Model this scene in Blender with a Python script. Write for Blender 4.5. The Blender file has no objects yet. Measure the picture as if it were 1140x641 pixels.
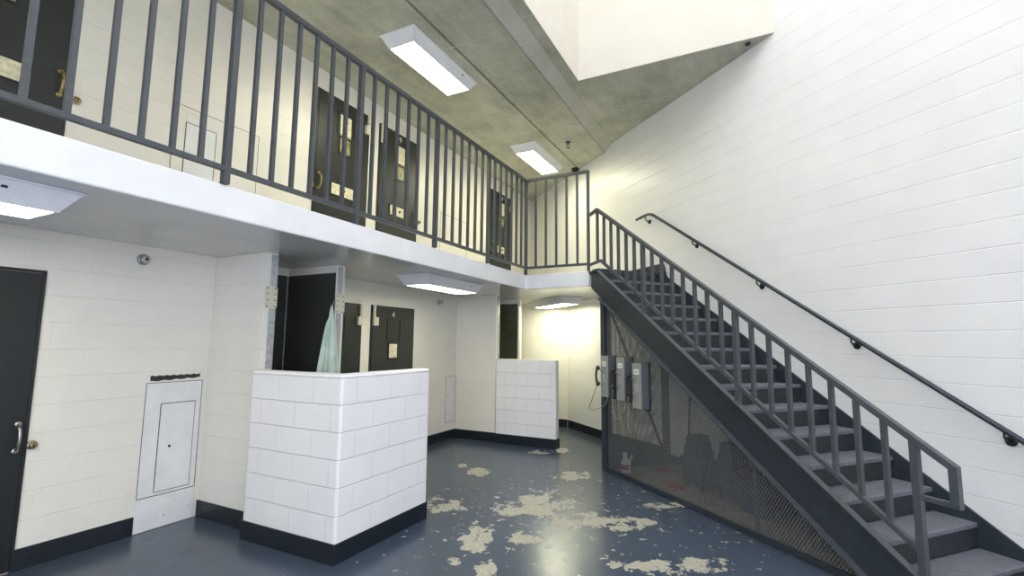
import bpy, math, random
from mathutils import Vector, Matrix, Euler
random.seed(4)
S = bpy.context.scene
COL = S.collection

# ------------------------------------------------------------------ frames
DR = math.radians(48.2381)                 # the stair wall is turned against the cell wall
RD = Vector((-math.sin(DR), math.cos(DR), 0))   # along the stair wall, up the stairs
ND = Vector((math.cos(DR), math.sin(DR), 0))    # into the stair wall
ZD = Vector((0, 0, 1)); XD = Vector((1, 0, 0)); YD = Vector((0, 1, 0))
def W(r, n, z=0.0): return RD * r + ND * n + ZD * z
def V(x, y, z=0.0): return Vector((x, y, z))
XL, XE, NW = -4.83, -3.19, 4.65            # cell wall, balcony edge, stair wall
ZS, ZB, ZC, ZC2 = 2.485, 2.712, 5.12, 5.21 # slab underside, balcony floor, ceiling, ceiling by skylight
def ywall(x): return (NW - ND.x * x) / ND.y

# ------------------------------------------------------------------ materials
def srgb(r, g, b):
    f = lambda c: (c / 255) / 12.92 if c / 255 <= 0.04045 else (((c / 255) + 0.055) / 1.055) ** 2.4
    return (f(r), f(g), f(b), 1)
class NT:
    def __init__(s, name):
        s.m = bpy.data.materials.new(name); s.m.use_nodes = True
        s.t = s.m.node_tree; s.b = s.t.nodes['Principled BSDF']; s.n = 0
    def add(s, typ, **kw):
        nd = s.t.nodes.new(typ); s.n += 1; nd.location = (-200 * s.n, -100)
        for k, v in kw.items(): setattr(nd, k, v)
        return nd
    def link(s, a, b): s.t.links.new(a, b)
    def val(s, sock, v):
        if isinstance(v, (int, float, tuple, list)): sock.default_value = v
        else: s.link(v, sock)
    def math(s, op, a, b=0.0, clamp=False):
        nd = s.add('ShaderNodeMath', operation=op, use_clamp=clamp)
        s.val(nd.inputs[0], a); s.val(nd.inputs[1], b); return nd.outputs[0]
    def vmath(s, op, a, b=(0, 0, 0)):
        nd = s.add('ShaderNodeVectorMath', operation=op)
        s.val(nd.inputs[0], a); s.val(nd.inputs[1], b)
        return nd.outputs['Value'] if op in ('DOT_PRODUCT', 'LENGTH') else nd.outputs['Vector']
    def noise(s, vec, scale, detail=4, rough=0.55):
        nd = s.add('ShaderNodeTexNoise'); s.val(nd.inputs['Vector'], vec)
        nd.inputs['Scale'].default_value = scale; nd.inputs['Detail'].default_value = detail
        nd.inputs['Roughness'].default_value = rough
        return nd.outputs['Fac']
    def ramp(s, fac, a, b, ca=(0, 0, 0, 1), cb=(1, 1, 1, 1)):
        nd = s.add('ShaderNodeMapRange'); s.val(nd.inputs[0], fac)
        nd.inputs[1].default_value = a; nd.inputs[2].default_value = b
        if ca == (0, 0, 0, 1) and cb == (1, 1, 1, 1): return nd.outputs[0]
        return s.mix(nd.outputs[0], ca, cb)
    def mix(s, fac, a, b):
        nd = s.add('ShaderNodeMix', data_type='RGBA')
        s.val(nd.inputs[0], fac); s.val(nd.inputs[6], a); s.val(nd.inputs[7], b)
        return nd.outputs[2]
    def pos(s): return s.add('ShaderNodeNewGeometry').outputs['Position']
    def bump(s, h, strength, dist):
        nd = s.add('ShaderNodeBump'); nd.inputs['Strength'].default_value = strength
        nd.inputs['Distance'].default_value = dist; s.link(h, nd.inputs['Height'])
        return nd.outputs[0]

def simple(name, col, rough=0.5, metal=0.0, vary=0.06, scale=14, bump=0.0):
    t = NT(name); P = t.pos()
    f = t.noise(P, scale)
    c2 = tuple(min(1, c * (1 + vary * 3)) for c in col[:3]) + (1,)
    c1 = tuple(c * (1 - vary * 3) for c in col[:3]) + (1,)
    t.link(t.ramp(f, 0.3, 0.7, c1, c2), t.b.inputs['Base Color'])
    t.b.inputs['Roughness'].default_value = rough; t.b.inputs['Metallic'].default_value = metal
    if bump: t.link(t.bump(f, bump, 0.002), t.b.inputs['Normal'])
    return t.m

def block_wall(name, axis=None, col=srgb(228, 224, 212), rough=0.38, mort=0.32, shift=0.0, vj=0.4):
    """painted concrete block; courses run horizontally along the wall"""
    t = NT(name); g = t.add('ShaderNodeNewGeometry'); P = g.outputs['Position']
    if axis is None:
        sep = t.add('ShaderNodeSeparateXYZ'); t.link(P, sep.inputs[0])
        sn = t.add('ShaderNodeSeparateXYZ'); t.link(g.outputs['True Normal'], sn.inputs[0])
        isx = t.math('GREATER_THAN', t.math('ABSOLUTE', sn.outputs[0]), 0.5)
        u = t.math('ADD', t.math('MULTIPLY', isx, sep.outputs[1]),
                   t.math('MULTIPLY', t.math('SUBTRACT', 1.0, isx), sep.outputs[0]))
    else:
        u = t.vmath('DOT_PRODUCT', P, tuple(axis))
        sep = t.add('ShaderNodeSeparateXYZ'); t.link(P, sep.inputs[0])
    cmb = t.add('ShaderNodeCombineXYZ')
    t.val(cmb.inputs[0], t.math('ADD', u, 20.0 + shift)); t.val(cmb.inputs[1], t.math('ADD', sep.outputs[2], -0.13 + 0.2065 * 4))
    b = t.add('ShaderNodeTexBrick'); b.offset = 0.5
    t.link(cmb.outputs[0], b.inputs['Vector'])
    b.inputs['Scale'].default_value = 1; b.inputs['Mortar Size'].default_value = 0.0042
    b.inputs['Mortar Smooth'].default_value = 0.6; b.inputs['Brick Width'].default_value = 0.41
    b.inputs['Row Height'].default_value = 0.2065
    row = t.math('FRACT', t.math('DIVIDE', t.math('ADD', sep.outputs[2], -0.13 + 0.2065 * 4), 0.2065))
    dist = t.math('MULTIPLY', t.math('MINIMUM', row, t.math('SUBTRACT', 1.0, row)), 0.2065)
    bed = t.math('SUBTRACT', 1.0, t.ramp(dist, 0.001, 0.0055))
    fac = t.math('MAXIMUM', bed, t.math('MULTIPLY', b.outputs['Fac'], vj))
    n = t.noise(P, 3.0, 3); n2 = t.noise(P, 60, 3)
    base = t.ramp(n, 0.3, 0.7, tuple(c * 0.95 for c in col[:3]) + (1,), col)
    t.link(t.mix(t.math('MULTIPLY', fac, mort * 0.22), base, tuple(c * 0.72 for c in col[:3]) + (1,)), t.b.inputs['Base Color'])
    h = t.math('ADD', t.math('MULTIPLY', fac, -mort), t.math('MULTIPLY', n2, 0.10))
    t.link(t.bump(h, 0.75, 0.010), t.b.inputs['Normal'])
    t.b.inputs['Roughness'].default_value = rough
    return t.m

M = {}
M['wall'] = block_wall('painted_block')
M['wall_half'] = block_wall('painted_block_half_wall', mort=0.75, vj=0.8, col=srgb(232, 231, 228))
M['wall_stair'] = block_wall('painted_block_stair_wall', axis=RD, rough=0.36, mort=0.40, vj=0.12, col=srgb(230, 229, 224))
M['plaster'] = simple('white_paint', srgb(226, 226, 224), 0.4, vary=0.015, scale=4)
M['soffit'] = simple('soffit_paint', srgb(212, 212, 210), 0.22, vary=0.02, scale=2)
M['cap'] = simple('cap_paint', srgb(238, 238, 238), 0.35, vary=0.01)
M['well'] = simple('skylight_well_paint', srgb(204, 199, 184), 0.6, vary=0.01, scale=3)
M['base'] = simple('black_cove_base', srgb(27, 33, 38), 0.35, vary=0.08, scale=20)
M['steel'] = simple('slate_blue_steel_paint', srgb(68, 72, 75), 0.42, vary=0.05, scale=25)
M['steel_dark'] = simple('dark_slate_steel_paint', srgb(44, 51, 57), 0.4, vary=0.06, scale=12)
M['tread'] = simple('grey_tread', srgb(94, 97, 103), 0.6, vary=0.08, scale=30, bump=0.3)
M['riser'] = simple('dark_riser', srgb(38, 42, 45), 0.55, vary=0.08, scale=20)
M['door'] = simple('dark_green_grey_door', srgb(34, 38, 36), 0.42, vary=0.05, scale=9)
M['door_black'] = simple('near_black_door', srgb(26, 30, 30), 0.42, vary=0.05, scale=9)
M['slot'] = simple('black_slot', srgb(20, 22, 22), 0.5)
M['card'] = simple('cream_card', srgb(214, 208, 176), 0.6, vary=0.08, scale=30)
M['pane'] = simple('yellowed_window_pane', srgb(150, 146, 96), 0.15, vary=0.18, scale=16)
M['brass'] = simple('worn_brass', srgb(160, 140, 92), 0.35, metal=0.9, vary=0.15, scale=60)
M['chrome'] = simple('dull_chrome', srgb(170, 168, 160), 0.3, metal=0.9, vary=0.1, scale=60)
M['hinge'] = simple('cream_metal_cover', srgb(206, 204, 180), 0.45, vary=0.05, scale=50)
M['jamb'] = simple('worn_grey_jamb', srgb(178, 180, 180), 0.3, metal=0.25, vary=0.08, scale=25)
M['shower'] = simple('dark_shower_panel', srgb(58, 60, 54), 0.3, vary=0.06, scale=2)
M['shower_far'] = simple('olive_shower_panel', srgb(84, 84, 66), 0.3, vary=0.12, scale=2)
M['fixture'] = simple('white_fixture_enamel', srgb(214, 214, 216), 0.4, vary=0.01)
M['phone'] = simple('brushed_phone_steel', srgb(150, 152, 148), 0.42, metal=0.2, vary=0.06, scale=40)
M['phone_shaded'] = simple('shade_toned_phone_housing', srgb(84, 86, 86), 0.5, vary=0.05, scale=30)  # darker than the face plate: shade on the sides put into the colour
M['phone_dark'] = simple('phone_back_plate', srgb(48, 50, 52), 0.5)
M['black'] = simple('black_plastic', srgb(22, 22, 24), 0.35)
M['label'] = simple('white_label', srgb(228, 228, 224), 0.6, vary=0.02)
M['ink'] = simple('grey_ink', srgb(92, 92, 92), 0.7)
M['white_num'] = simple('white_number_paint', srgb(226, 226, 222), 0.6, vary=0.02)
M['jug'] = simple('white_jug_plastic', srgb(216, 214, 208), 0.4, vary=0.03)
M['red'] = simple('red_cloth', srgb(150, 52, 44), 0.8, vary=0.15, scale=30)
M['redlab'] = simple('red_label', srgb(170, 80, 76), 0.7)
M['orange'] = simple('orange_plastic', srgb(196, 110, 72), 0.6)
M['bin'] = simple('dark_grey_plastic', srgb(48, 52, 58), 0.6, vary=0.1)
M['wood'] = simple('dark_handle', srgb(42, 42, 42), 0.6)
M['panel'] = simple('access_panel_paint', srgb(222, 222, 220), 0.42, vary=0.02, scale=6)
M['gap'] = simple('panel_gap_shadow', srgb(70, 70, 64), 0.8, vary=0.2, scale=40)
M['tape'] = simple('black_tape', srgb(40, 40, 38), 0.6, vary=0.15, scale=60)
M['curtain'] = simple('pale_green_curtain', srgb(186, 204, 190), 0.75, vary=0.06, scale=8)
M['wire'] = simple('mesh_steel_paint', srgb(100, 103, 104), 0.45, vary=0.05)
M['concrete_floor'] = simple('bare_enclosure_floor', srgb(136, 124, 108), 0.7, vary=0.1, scale=5)

def emitter(name, col, strength, tex=0.0):
    t = NT(name)
    t.b.inputs['Base Color'].default_value = (0.8, 0.8, 0.8, 1)
    t.b.inputs['Emission Strength'].default_value = strength
    if tex:
        t.link(t.ramp(t.noise(t.pos(), 30), 0.3, 0.7, tuple(c * (1 - tex) for c in col[:3]) + (1,), tuple(col[:3]) + (1,)), t.b.inputs['Emission Color'])
    else: t.b.inputs['Emission Color'].default_value = col
    return t.m
M['tube'] = emitter('fluorescent_diffuser', (1.0, 0.97, 0.70, 1), 19, 0.02)
M['tube_low'] = emitter('fluorescent_diffuser_warm', (1.0, 0.955, 0.72, 1), 9.5, 0.02)
M['tube_far'] = emitter('fluorescent_diffuser_far', (1.0, 0.975, 0.70, 1), 14.5, 0.02)
M['sky'] = emitter('skylight_daylight', (0.85, 0.88, 1.0, 1), 2.4, 0.02)
M['window'] = emitter('fill_window_glow', (0.70, 0.77, 1.0, 1), 5.6, 0.02)  # glow of the added back window, cool fill
M['window_fill_side'] = emitter('side_fill_window_glow', (0.80, 0.86, 1.0, 1), 3.2, 0.02)  # glow of the added side window, cool fill

def concrete():
    t = NT('board_marked_concrete'); P = t.pos()
    n = t.noise(P, 1.6, 6, 0.62); n2 = t.noise(t.vmath('MULTIPLY', P, (5, 1.2, 1)), 1.6, 5, 0.6); n3 = t.noise(P, 18, 4)
    f = t.math('ADD', t.math('ADD', t.math('MULTIPLY', n, 0.55), t.math('MULTIPLY', n2, 0.30)), t.math('MULTIPLY', n3, 0.15))
    c = t.ramp(f, 0.36, 0.64, srgb(148, 148, 132), srgb(192, 192, 175))
    s = t.add('ShaderNodeSeparateXYZ'); t.link(P, s.inputs[0])
    def line(sock, at, w):
        return t.math('SUBTRACT', 1.0, t.ramp(t.math('ABSOLUTE', t.math('SUBTRACT', sock, at)), w * 0.4, w), True)
    wob = t.math('MULTIPLY', t.math('SUBTRACT', n3, 0.5), 0.02)
    x = t.math('ADD', s.outputs[0], wob); y = t.math('ADD', s.outputs[1], wob)
    j = line(x, -3.045, 0.022)
    c = t.mix(t.math('MULTIPLY', j, 0.8), c, srgb(84, 84, 74))
    k = t.math('MAXIMUM', line(y, 4.45, 0.02), t.math('MAXIMUM', line(y, 6.9, 0.02), line(y, 2.0, 0.02)))
    c = t.mix(t.math('MULTIPLY', k, 0.45), c, srgb(192, 192, 178))
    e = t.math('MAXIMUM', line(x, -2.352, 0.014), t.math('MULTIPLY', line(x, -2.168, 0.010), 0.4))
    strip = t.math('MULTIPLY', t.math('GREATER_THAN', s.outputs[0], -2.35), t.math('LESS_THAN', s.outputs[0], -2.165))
    c = t.mix(t.math('MULTIPLY', strip, 0.5), c, srgb(176, 176, 163))   # strip evened out and toned lighter
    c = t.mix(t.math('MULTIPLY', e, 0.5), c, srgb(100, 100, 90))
    t.link(c, t.b.inputs['Base Color']); t.b.inputs['Roughness'].default_value = 0.75
    h = t.math('SUBTRACT', t.math('MULTIPLY', n3, 0.3), j)
    t.link(t.bump(h, 0.4, 0.01), t.b.inputs['Normal'])
    return t.m
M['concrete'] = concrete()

PATCH = [(-2.07,4.84,3.28,1.41,0.99,-1.83),(-1.63,4.58,3.47,1.22,2.24,-4.15),(-1.20,4.66,2.98,0.75,2.66,-4.95),(-2.27,4.49,4.15,2.11,2.30,-4.26),
 (-2.20,3.72,5.64,3.38,1.40,-2.61),(-1.87,3.30,8.69,4.99,2.73,-5.14),(-1.84,3.98,5.32,2.47,3.05,-5.69),(-2.98,4.32,4.47,3.13,1.91,-3.52),
 (-3.30,5.58,4.95,2.95,2.22,-4.04),(-2.13,6.02,3.80,1.34,2.33,-4.24),(-3.00,7.04,4.18,1.78,3.09,-5.53),(-2.80,7.29,8.37,3.21,2.59,-4.63),
 (-1.04,3.81,13.20,3.51,6.32,-11.88),(-0.58,4.02,2.51,0.33,3.20,-6.02),(-3.64,5.75,9.93,6.35,4.05,-7.32),(-2.74,4.30,9.36,6.06,6.03,-11.16),
 (-2.14,3.28,12.26,8.16,5.18,-9.73),(-0.89,5.42,3.27,0.51,4.90,-9.04)]
def floor_mat():
    t = NT('chipped_blue_floor_paint'); P = t.pos()
    m = None
    for cx, cy, a, b, c, d in PATCH:                       # worn areas of the paint, each where the floor has lost it
        q = t.vmath('SUBTRACT', P, (cx, cy, 0))
        u = t.vmath('DOT_PRODUCT', q, (a, b, 0)); v = t.vmath('DOT_PRODUCT', q, (c, d, 0))
        l = t.math('SQRT', t.math('ADD', t.math('MULTIPLY', u, u), t.math('MULTIPLY', v, v)))
        e = t.math('SUBTRACT', 1.0, l)
        m = e if m is None else t.math('MAXIMUM', m, e)
    m = t.math('MINIMUM', t.math('MAXIMUM', m, -1.2), 0.30)
    Pw = t.vmath('MULTIPLY', P, (1.15, 0.8, 1)); n = t.noise(Pw, 5.0, 8, 0.66); nf = t.noise(P, 26, 6, 0.65)
    f = t.math('ADD', t.math('MULTIPLY', m, 0.40), t.math('ADD', t.math('MULTIPLY', n, 1.15), t.math('MULTIPLY', nf, 0.45)))
    chip = t.ramp(f, 0.86, 0.885)
    # loose flecks over the middle of the room
    reg = t.math('SUBTRACT', 1.0, t.math('DIVIDE', t.vmath('LENGTH', t.vmath('SUBTRACT', P, (-1.9, 4.6, 0))), 2.9), True)
    fl = t.ramp(t.math('ADD', t.noise(P, 11, 5, 0.62), t.math('MULTIPLY', reg, 0.12)), 0.700, 0.718)
    chip = t.math('MAXIMUM', chip, t.math('MULTIPLY', fl, t.ramp(reg, 0.0, 0.1)), True)
    lo = t.noise(P, 0.9, 4)
    paint = t.ramp(lo, 0.3, 0.7, srgb(57, 67, 80), srgb(66, 78, 92))
    conc = t.ramp(nf, 0.3, 0.7, srgb(140, 137, 122), srgb(172, 169, 152))
    t.link(t.mix(chip, paint, conc), t.b.inputs['Base Color'])
    r = t.math('ADD', t.math('MULTIPLY', chip, 0.4), t.math('ADD', 0.17, t.math('MULTIPLY', n, 0.14)))
    t.link(r, t.b.inputs['Roughness'])
    t.link(t.bump(t.math('SUBTRACT', t.math('MULTIPLY', n, 0.25), chip), 0.25, 0.004), t.b.inputs['Normal'])
    return t.m
M['floor'] = floor_mat()

# ------------------------------------------------------------------ mesh building
class MB:
    def __init__(s): s.v = []; s.f = []; s.sm = []
    def box(s, c, ax, h):
        """c centre, ax three unit vectors, h three half sizes"""
        i = len(s.v); c = Vector(c)
        for sx in (-1, 1):
            for sy in (-1, 1):
                for sz in (-1, 1): s.v.append(c + ax[0]*h[0]*sx + ax[1]*h[1]*sy + ax[2]*h[2]*sz)
        F = [(0,1,3,2),(4,6,7,5),(0,4,5,1),(2,3,7,6),(0,2,6,4),(1,5,7,3)]
        if ax[0].cross(ax[1]).dot(ax[2]) < 0: F = [f[::-1] for f in F]
        s.f += [tuple(i + k for k in f) for f in F]; s.sm += [0]*6; return s
    def aabb(s, x0, x1, y0, y1, z0, z1):
        return s.box(((x0+x1)/2, (y0+y1)/2, (z0+z1)/2), (XD, YD, ZD), (abs(x1-x0)/2, abs(y1-y0)/2, abs(z1-z0)/2))
    def rbox(s, r0, r1, n0, n1, z0, z1):
        return s.box(W((r0+r1)/2, (n0+n1)/2, (z0+z1)/2), (RD, ND, ZD), (abs(r1-r0)/2, abs(n1-n0)/2, abs(z1-z0)/2))
    def bar(s, a, b, w, h, up=ZD):
        """rectangular bar from a to b, w across, h along the up side"""
        a = Vector(a); b = Vector(b); d = (b-a).normalized(); sd = d.cross(up).normalized(); u = sd.cross(d)
        return s.box((a+b)/2, (d, sd, u), ((b-a).length/2, w/2, h/2))
    def prism(s, pts, ext):
        i = len(s.v); n = len(pts); ext = Vector(ext); pts = [Vector(p) for p in pts]
        s.v += pts + [p + ext for p in pts]
        nrm = Vector((0, 0, 0))
        for k in range(n): nrm += pts[k].cross(pts[(k+1) % n])
        flip = nrm.dot(ext) > 0
        A = tuple(range(i, i+n)); B = tuple(range(i+n, i+2*n))
        s.f.append(A[::-1] if flip else A); s.f.append(B if flip else B[::-1]); s.sm += [0, 0]
        for k in range(n):
            q = (i+k, i+(k+1) % n, i+n+(k+1) % n, i+n+k)
            s.f.append(q if flip else q[::-1]); s.sm.append(0)
        return s
    def tube(s, pts, rad, seg=10, caps=True):
        pts = [Vector(p) for p in pts]; rings = []
        rads = rad if isinstance(rad, (list, tuple)) else [rad]*len(pts)
        prev = None
        for k, p in enumerate(pts):
            d = (pts[min(k+1, len(pts)-1)] - pts[max(k-1, 0)]).normalized()
            if prev is None:
                a = d.cross(ZD) if abs(d.z) < 0.95 else d.cross(XD)
            else: a = prev - d * prev.dot(d)
            a.normalize(); prev = a; b = d.cross(a); i = len(s.v)
            s.v += [p + (a*math.cos(2*math.pi*q/seg) + b*math.sin(2*math.pi*q/seg))*rads[k] for q in range(seg)]
            rings.append(i)
        for k in range(len(rings)-1):
            for q in range(seg):
                s.f.append((rings[k]+q, rings[k]+(q+1) % seg, rings[k+1]+(q+1) % seg, rings[k+1]+q)); s.sm.append(1)
        if caps:
            s.f.append(tuple(range(rings[0], rings[0]+seg))[::-1]); s.f.append(tuple(range(rings[-1], rings[-1]+seg))); s.sm += [0, 0]
        return s
    def lathe(s, c, axis, prof, seg=20, up=None):
        """prof: list of (distance along axis, radius)"""
        c = Vector(c); return s.tube([c + Vector(axis)*t for t, _ in prof], [max(r, 1e-4) for _, r in prof], seg)
    def frustum(s, c0, ax, h0, c1, h1):
        i = len(s.v); c0 = Vector(c0); c1 = Vector(c1)
        for c, h in ((c0, h0), (c1, h1)):
            for sx, sy in ((-1,-1),(1,-1),(1,1),(-1,1)): s.v.append(c + ax[0]*h[0]*sx + ax[1]*h[1]*sy)
        F = [(0,1,2,3),(7,6,5,4)] + [(k,(k+4),(k+1)%4+4,(k+1)%4) for k in range(4)]
        s.f += [tuple(i+k for k in f) for f in F]; s.sm += [0]*6; return s
    def build(s, name, mat, parent=None, bevel=0.0, origin=None):
        if origin is None:
            if parent is not None: origin = parent.matrix_basis.translation.copy()
            else:
                xs = [v.x for v in s.v]; ys = [v.y for v in s.v]
                origin = Vector(((min(xs)+max(xs))/2, (min(ys)+max(ys))/2, min(v.z for v in s.v)))
        me = bpy.data.meshes.new(name)
        me.from_pydata([tuple(v - origin) for v in s.v], [], s.f)
        me.materials.append(M[mat]); me.update()
        me.polygons.foreach_set('use_smooth', [bool(k) for k in s.sm])
        import bmesh
        bm = bmesh.new(); bm.from_mesh(me); bmesh.ops.recalc_face_normals(bm, faces=bm.faces[:]); bm.to_mesh(me); bm.free()
        o = bpy.data.objects.new(name, me); COL.objects.link(o)
        if parent is not None:
            o.parent = parent; o.location = origin - ABS[parent.name]
            ABS[o.name] = origin
        else: o.location = origin; ABS[o.name] = origin
        if bevel:
            b = o.modifiers.new('bevel', 'BEVEL'); b.width = bevel; b.segments = 2; b.limit_method = 'ANGLE'; b.angle_limit = math.radians(40)
        return o
ABS = {}
def tag(o, label=None, cat=None, group=None, kind=None):
    if label: o['label'] = label
    if cat: o['category'] = cat
    if group: o['group'] = group
    if kind: o['kind'] = kind
    return o
def empty(name, loc, label=None, cat=None, group=None, kind=None):
    o = bpy.data.objects.new(name, None); COL.objects.link(o); o.location = loc; o.empty_display_size = 0.1
    ABS[o.name] = Vector(loc)
    return tag(o, label, cat, group, kind)
def struct(o, label=None, cat=None): return tag(o, label, cat, kind='structure')
def text(body, size, mat, parent, loc, nrm, depth=0.001, name='number'):
    """flat lettering on a surface whose outward normal is nrm"""
    cu = bpy.data.curves.new(name, 'FONT'); cu.body = body; cu.size = size; cu.extrude = depth; cu.align_x = 'CENTER'; cu.align_y = 'CENTER'
    tmp = bpy.data.objects.new('tmp', cu); COL.objects.link(tmp)
    dg = bpy.context.evaluated_depsgraph_get(); me = bpy.data.meshes.new_from_object(tmp.evaluated_get(dg))
    bpy.data.objects.remove(tmp); me.materials.clear(); me.materials.append(M[mat])
    o = bpy.data.objects.new(name, me); COL.objects.link(o)
    n = Vector(nrm).normalized(); xa = ZD.cross(n).normalized()
    R = Matrix((xa, ZD, n)).transposed()
    o.parent = parent; o.location = Vector(loc) - ABS[parent.name]; o.rotation_euler = R.to_euler()
    return o

# ------------------------------------------------------------------ room shell
YN = -4.0                                  # wall behind the camera
xs = 4.96; ys = (NW - ND.x*xs)/ND.y        # side wall meets the stair wall
cr = V((NW - ND.y*9.3)/ND.x, 9.3)          # end wall meets the stair wall
struct(MB().prism([V(XL-.2,YN-.2,-.1), V(xs+.2,YN-.2,-.1), V(xs+.2,ys+.3,-.1), V(XL-.2,ywall(XL)+.6,-.1)], (0,0,.1)).build('floor', 'floor'))
ff = struct(MB().prism([W(2.0,3.62,.001), W(5.7,3.62,.001), W(5.7,NW-.012,.001), W(2.0,NW-.012,.001)], (0,0,.003)).build('floor_enclosure', 'concrete_floor'))
struct(MB().aabb(XL-.2, XL, YN, ywall(XL)+.3, 0, ZC+.1).build('wall_left', 'wall'))
struct(MB().prism([W(-2.9,NW,0), W(11.3,NW,0), W(11.3,NW+.2,0), W(-2.9,NW+.2,0)], (0,0,9.6)).build('wall_right', 'wall_stair'))
struct(MB().aabb(XL-.2, xs+.2, YN-.2, YN, 0, ZC2+.05).build('wall_back', 'wall'))
struct(MB().aabb(xs, xs+.2, YN, ys+.2, 0, 9.6).build('wall_side', 'wall'))
struct(MB().aabb(XL, cr.x+.06, 9.3, 9.42, 0, ZS).build('wall_end', 'wall'))
# ceiling: low part, sloped edge strip, raised part round the skylight
c = MB()
c.prism([V(XL-.2,YN-.2,ZC), V(-2.35,YN-.2,ZC), V(-2.35,ywall(-2.35)+.1,ZC), V(XL-.2,ywall(XL-.2)+.1,ZC)], (0,0,.3))
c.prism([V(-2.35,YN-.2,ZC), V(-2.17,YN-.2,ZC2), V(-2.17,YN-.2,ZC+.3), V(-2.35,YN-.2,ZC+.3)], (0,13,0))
YK, XK, YS0 = 5.95, -2.03, -1.6
c.prism([V(-2.17,YN-.2,ZC2), V(XK,YN-.2,ZC2), V(XK,YK,ZC2), V((NW-ND.y*YK)/ND.x+.1,YK,ZC2), V(-2.17,ywall(-2.17)+.1,ZC2)], (0,0,.2))
c.prism([V(XK,YN-.2,ZC2), V(xs+.2,YN-.2,ZC2), V(xs+.2,YS0,ZC2), V(XK,YS0,ZC2)], (0,0,.2))
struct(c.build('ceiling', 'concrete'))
ZW = 9.5
struct(MB().aabb(XK-.2, XK+.004, YS0-.2, YK+.2, ZC2+.004, ZW+.1).build('wall_skylight_left', 'well'))
struct(MB().aabb(XK, (NW-ND.y*YK)/ND.x+.02, YK-.004, YK+.2, ZC2+.004, ZW+.1).build('wall_skylight_end', 'well'))
struct(MB().aabb(XK, xs, YS0-.2, YS0+.004, ZC2+.004, ZW+.1).build('wall_skylight_back', 'well'))
sk = empty('window_1', V(1.4,1.4,ZW), kind='structure')
MB().prism([V(XK,YS0,ZW), V(xs,YS0,ZW), V(xs,ys,ZW), V((NW-ND.y*YK)/ND.x,YK,ZW), V(XK,YK,ZW)], (0,0,.03)).build('skylight_glazing', 'sky', sk)
fm = MB()
for k in range(6): fm.aabb(XK, 4.5, YS0+1.25*(k+.6)-.03, YS0+1.25*(k+.6)+.03, ZW-.06, ZW-.004) if YS0+1.25*(k+.6) < 2 else fm.aabb(XK, (NW-ND.y*(YS0+1.25*(k+.6)))/ND.x-.05, YS0+1.25*(k+.6)-.03, YS0+1.25*(k+.6)+.03, ZW-.06, ZW-.004)
fm.build('glazing_bar', 'well', sk)
# unseen glowing window added behind the viewpoint as cool fill light
w2 = empty('fill_window_back', V(1.2,YN,1.0), kind='structure')
MB().aabb(-1.4, 3.8, YN+.004, YN+.03, 1.0, 3.2).build('fill_window_pane', 'window', w2)
f = MB()
for x in (-1.4, -.1, 1.2, 2.5, 3.8): f.aabb(x-.03, x+.03, YN+.004, YN+.07, .97, 3.23)
for z in (1.0, 3.2): f.aabb(-1.4, 3.8, YN+.004, YN+.07, z-.03, z+.03)
f.build('window_frame', 'steel', w2)

w3 = empty('fill_window_side', V(xs,-1.6,1.0), kind='structure')  # unseen side window, added to brighten the faces turned to the room
MB().aabb(xs-.03, xs-.004, -3.2, .6, 1.0, 3.0).build('fill_window_pane', 'window_fill_side', w3)
f = MB()
for y in (-3.2, -1.93, -.67, .6): f.aabb(xs-.07, xs-.004, y-.03, y+.03, .97, 3.03)
for z in (1.0, 3.0): f.aabb(xs-.07, xs-.004, -3.2, .6, z-.03, z+.03)
f.build('window_frame', 'steel', w3)

# balcony slab
edge = 6.12
sl = [V(XL,YN,ZS), V(XE,YN,ZS), V(XE,6.77,ZS), W(edge,3.6,ZS), W(edge,NW,ZS), V(XL,ywall(XL),ZS)]
slab = struct(MB().prism(sl, (0,0,ZB-ZS)).build('floor_balcony', 'plaster', bevel=.012))
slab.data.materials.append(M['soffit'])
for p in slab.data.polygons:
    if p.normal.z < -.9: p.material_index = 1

# shower partitions and half walls
X1 = -4.05
struct(MB().aabb(XL, X1, 2.94, 3.06, 0, ZS).build('wall_partition_near', 'wall', bevel=.006))
struct(MB().aabb(XL, X1, 3.79, 3.90, 0, ZS).build('wall_partition_middle', 'wall', bevel=.006))
struct(MB().aabb(XL, X1+.03, 7.345, 7.47, 0, ZS).build('wall_partition_far', 'wall', bevel=.006))
struct(MB().aabb(XL, X1, 8.29, 8.42, 0, ZS).build('wall_partition_end', 'wall', bevel=.006))
HZ = 1.40
h = MB(); h.prism([V(-3.96,2.80,0), V(-2.885,2.80,0), V(-2.885,3.93,0), V(-3.035,3.93,0), V(-3.035,2.938,0), V(-3.96,2.938,0)], (0,0,HZ))
struct(h.build('wall_half_near', 'wall_half', bevel=.02))
h = MB(); h.aabb(-4.0, -2.905, 7.31, 7.455, 0, 1.385)
struct(h.build('wall_half_far', 'wall_half', bevel=.02))

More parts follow.
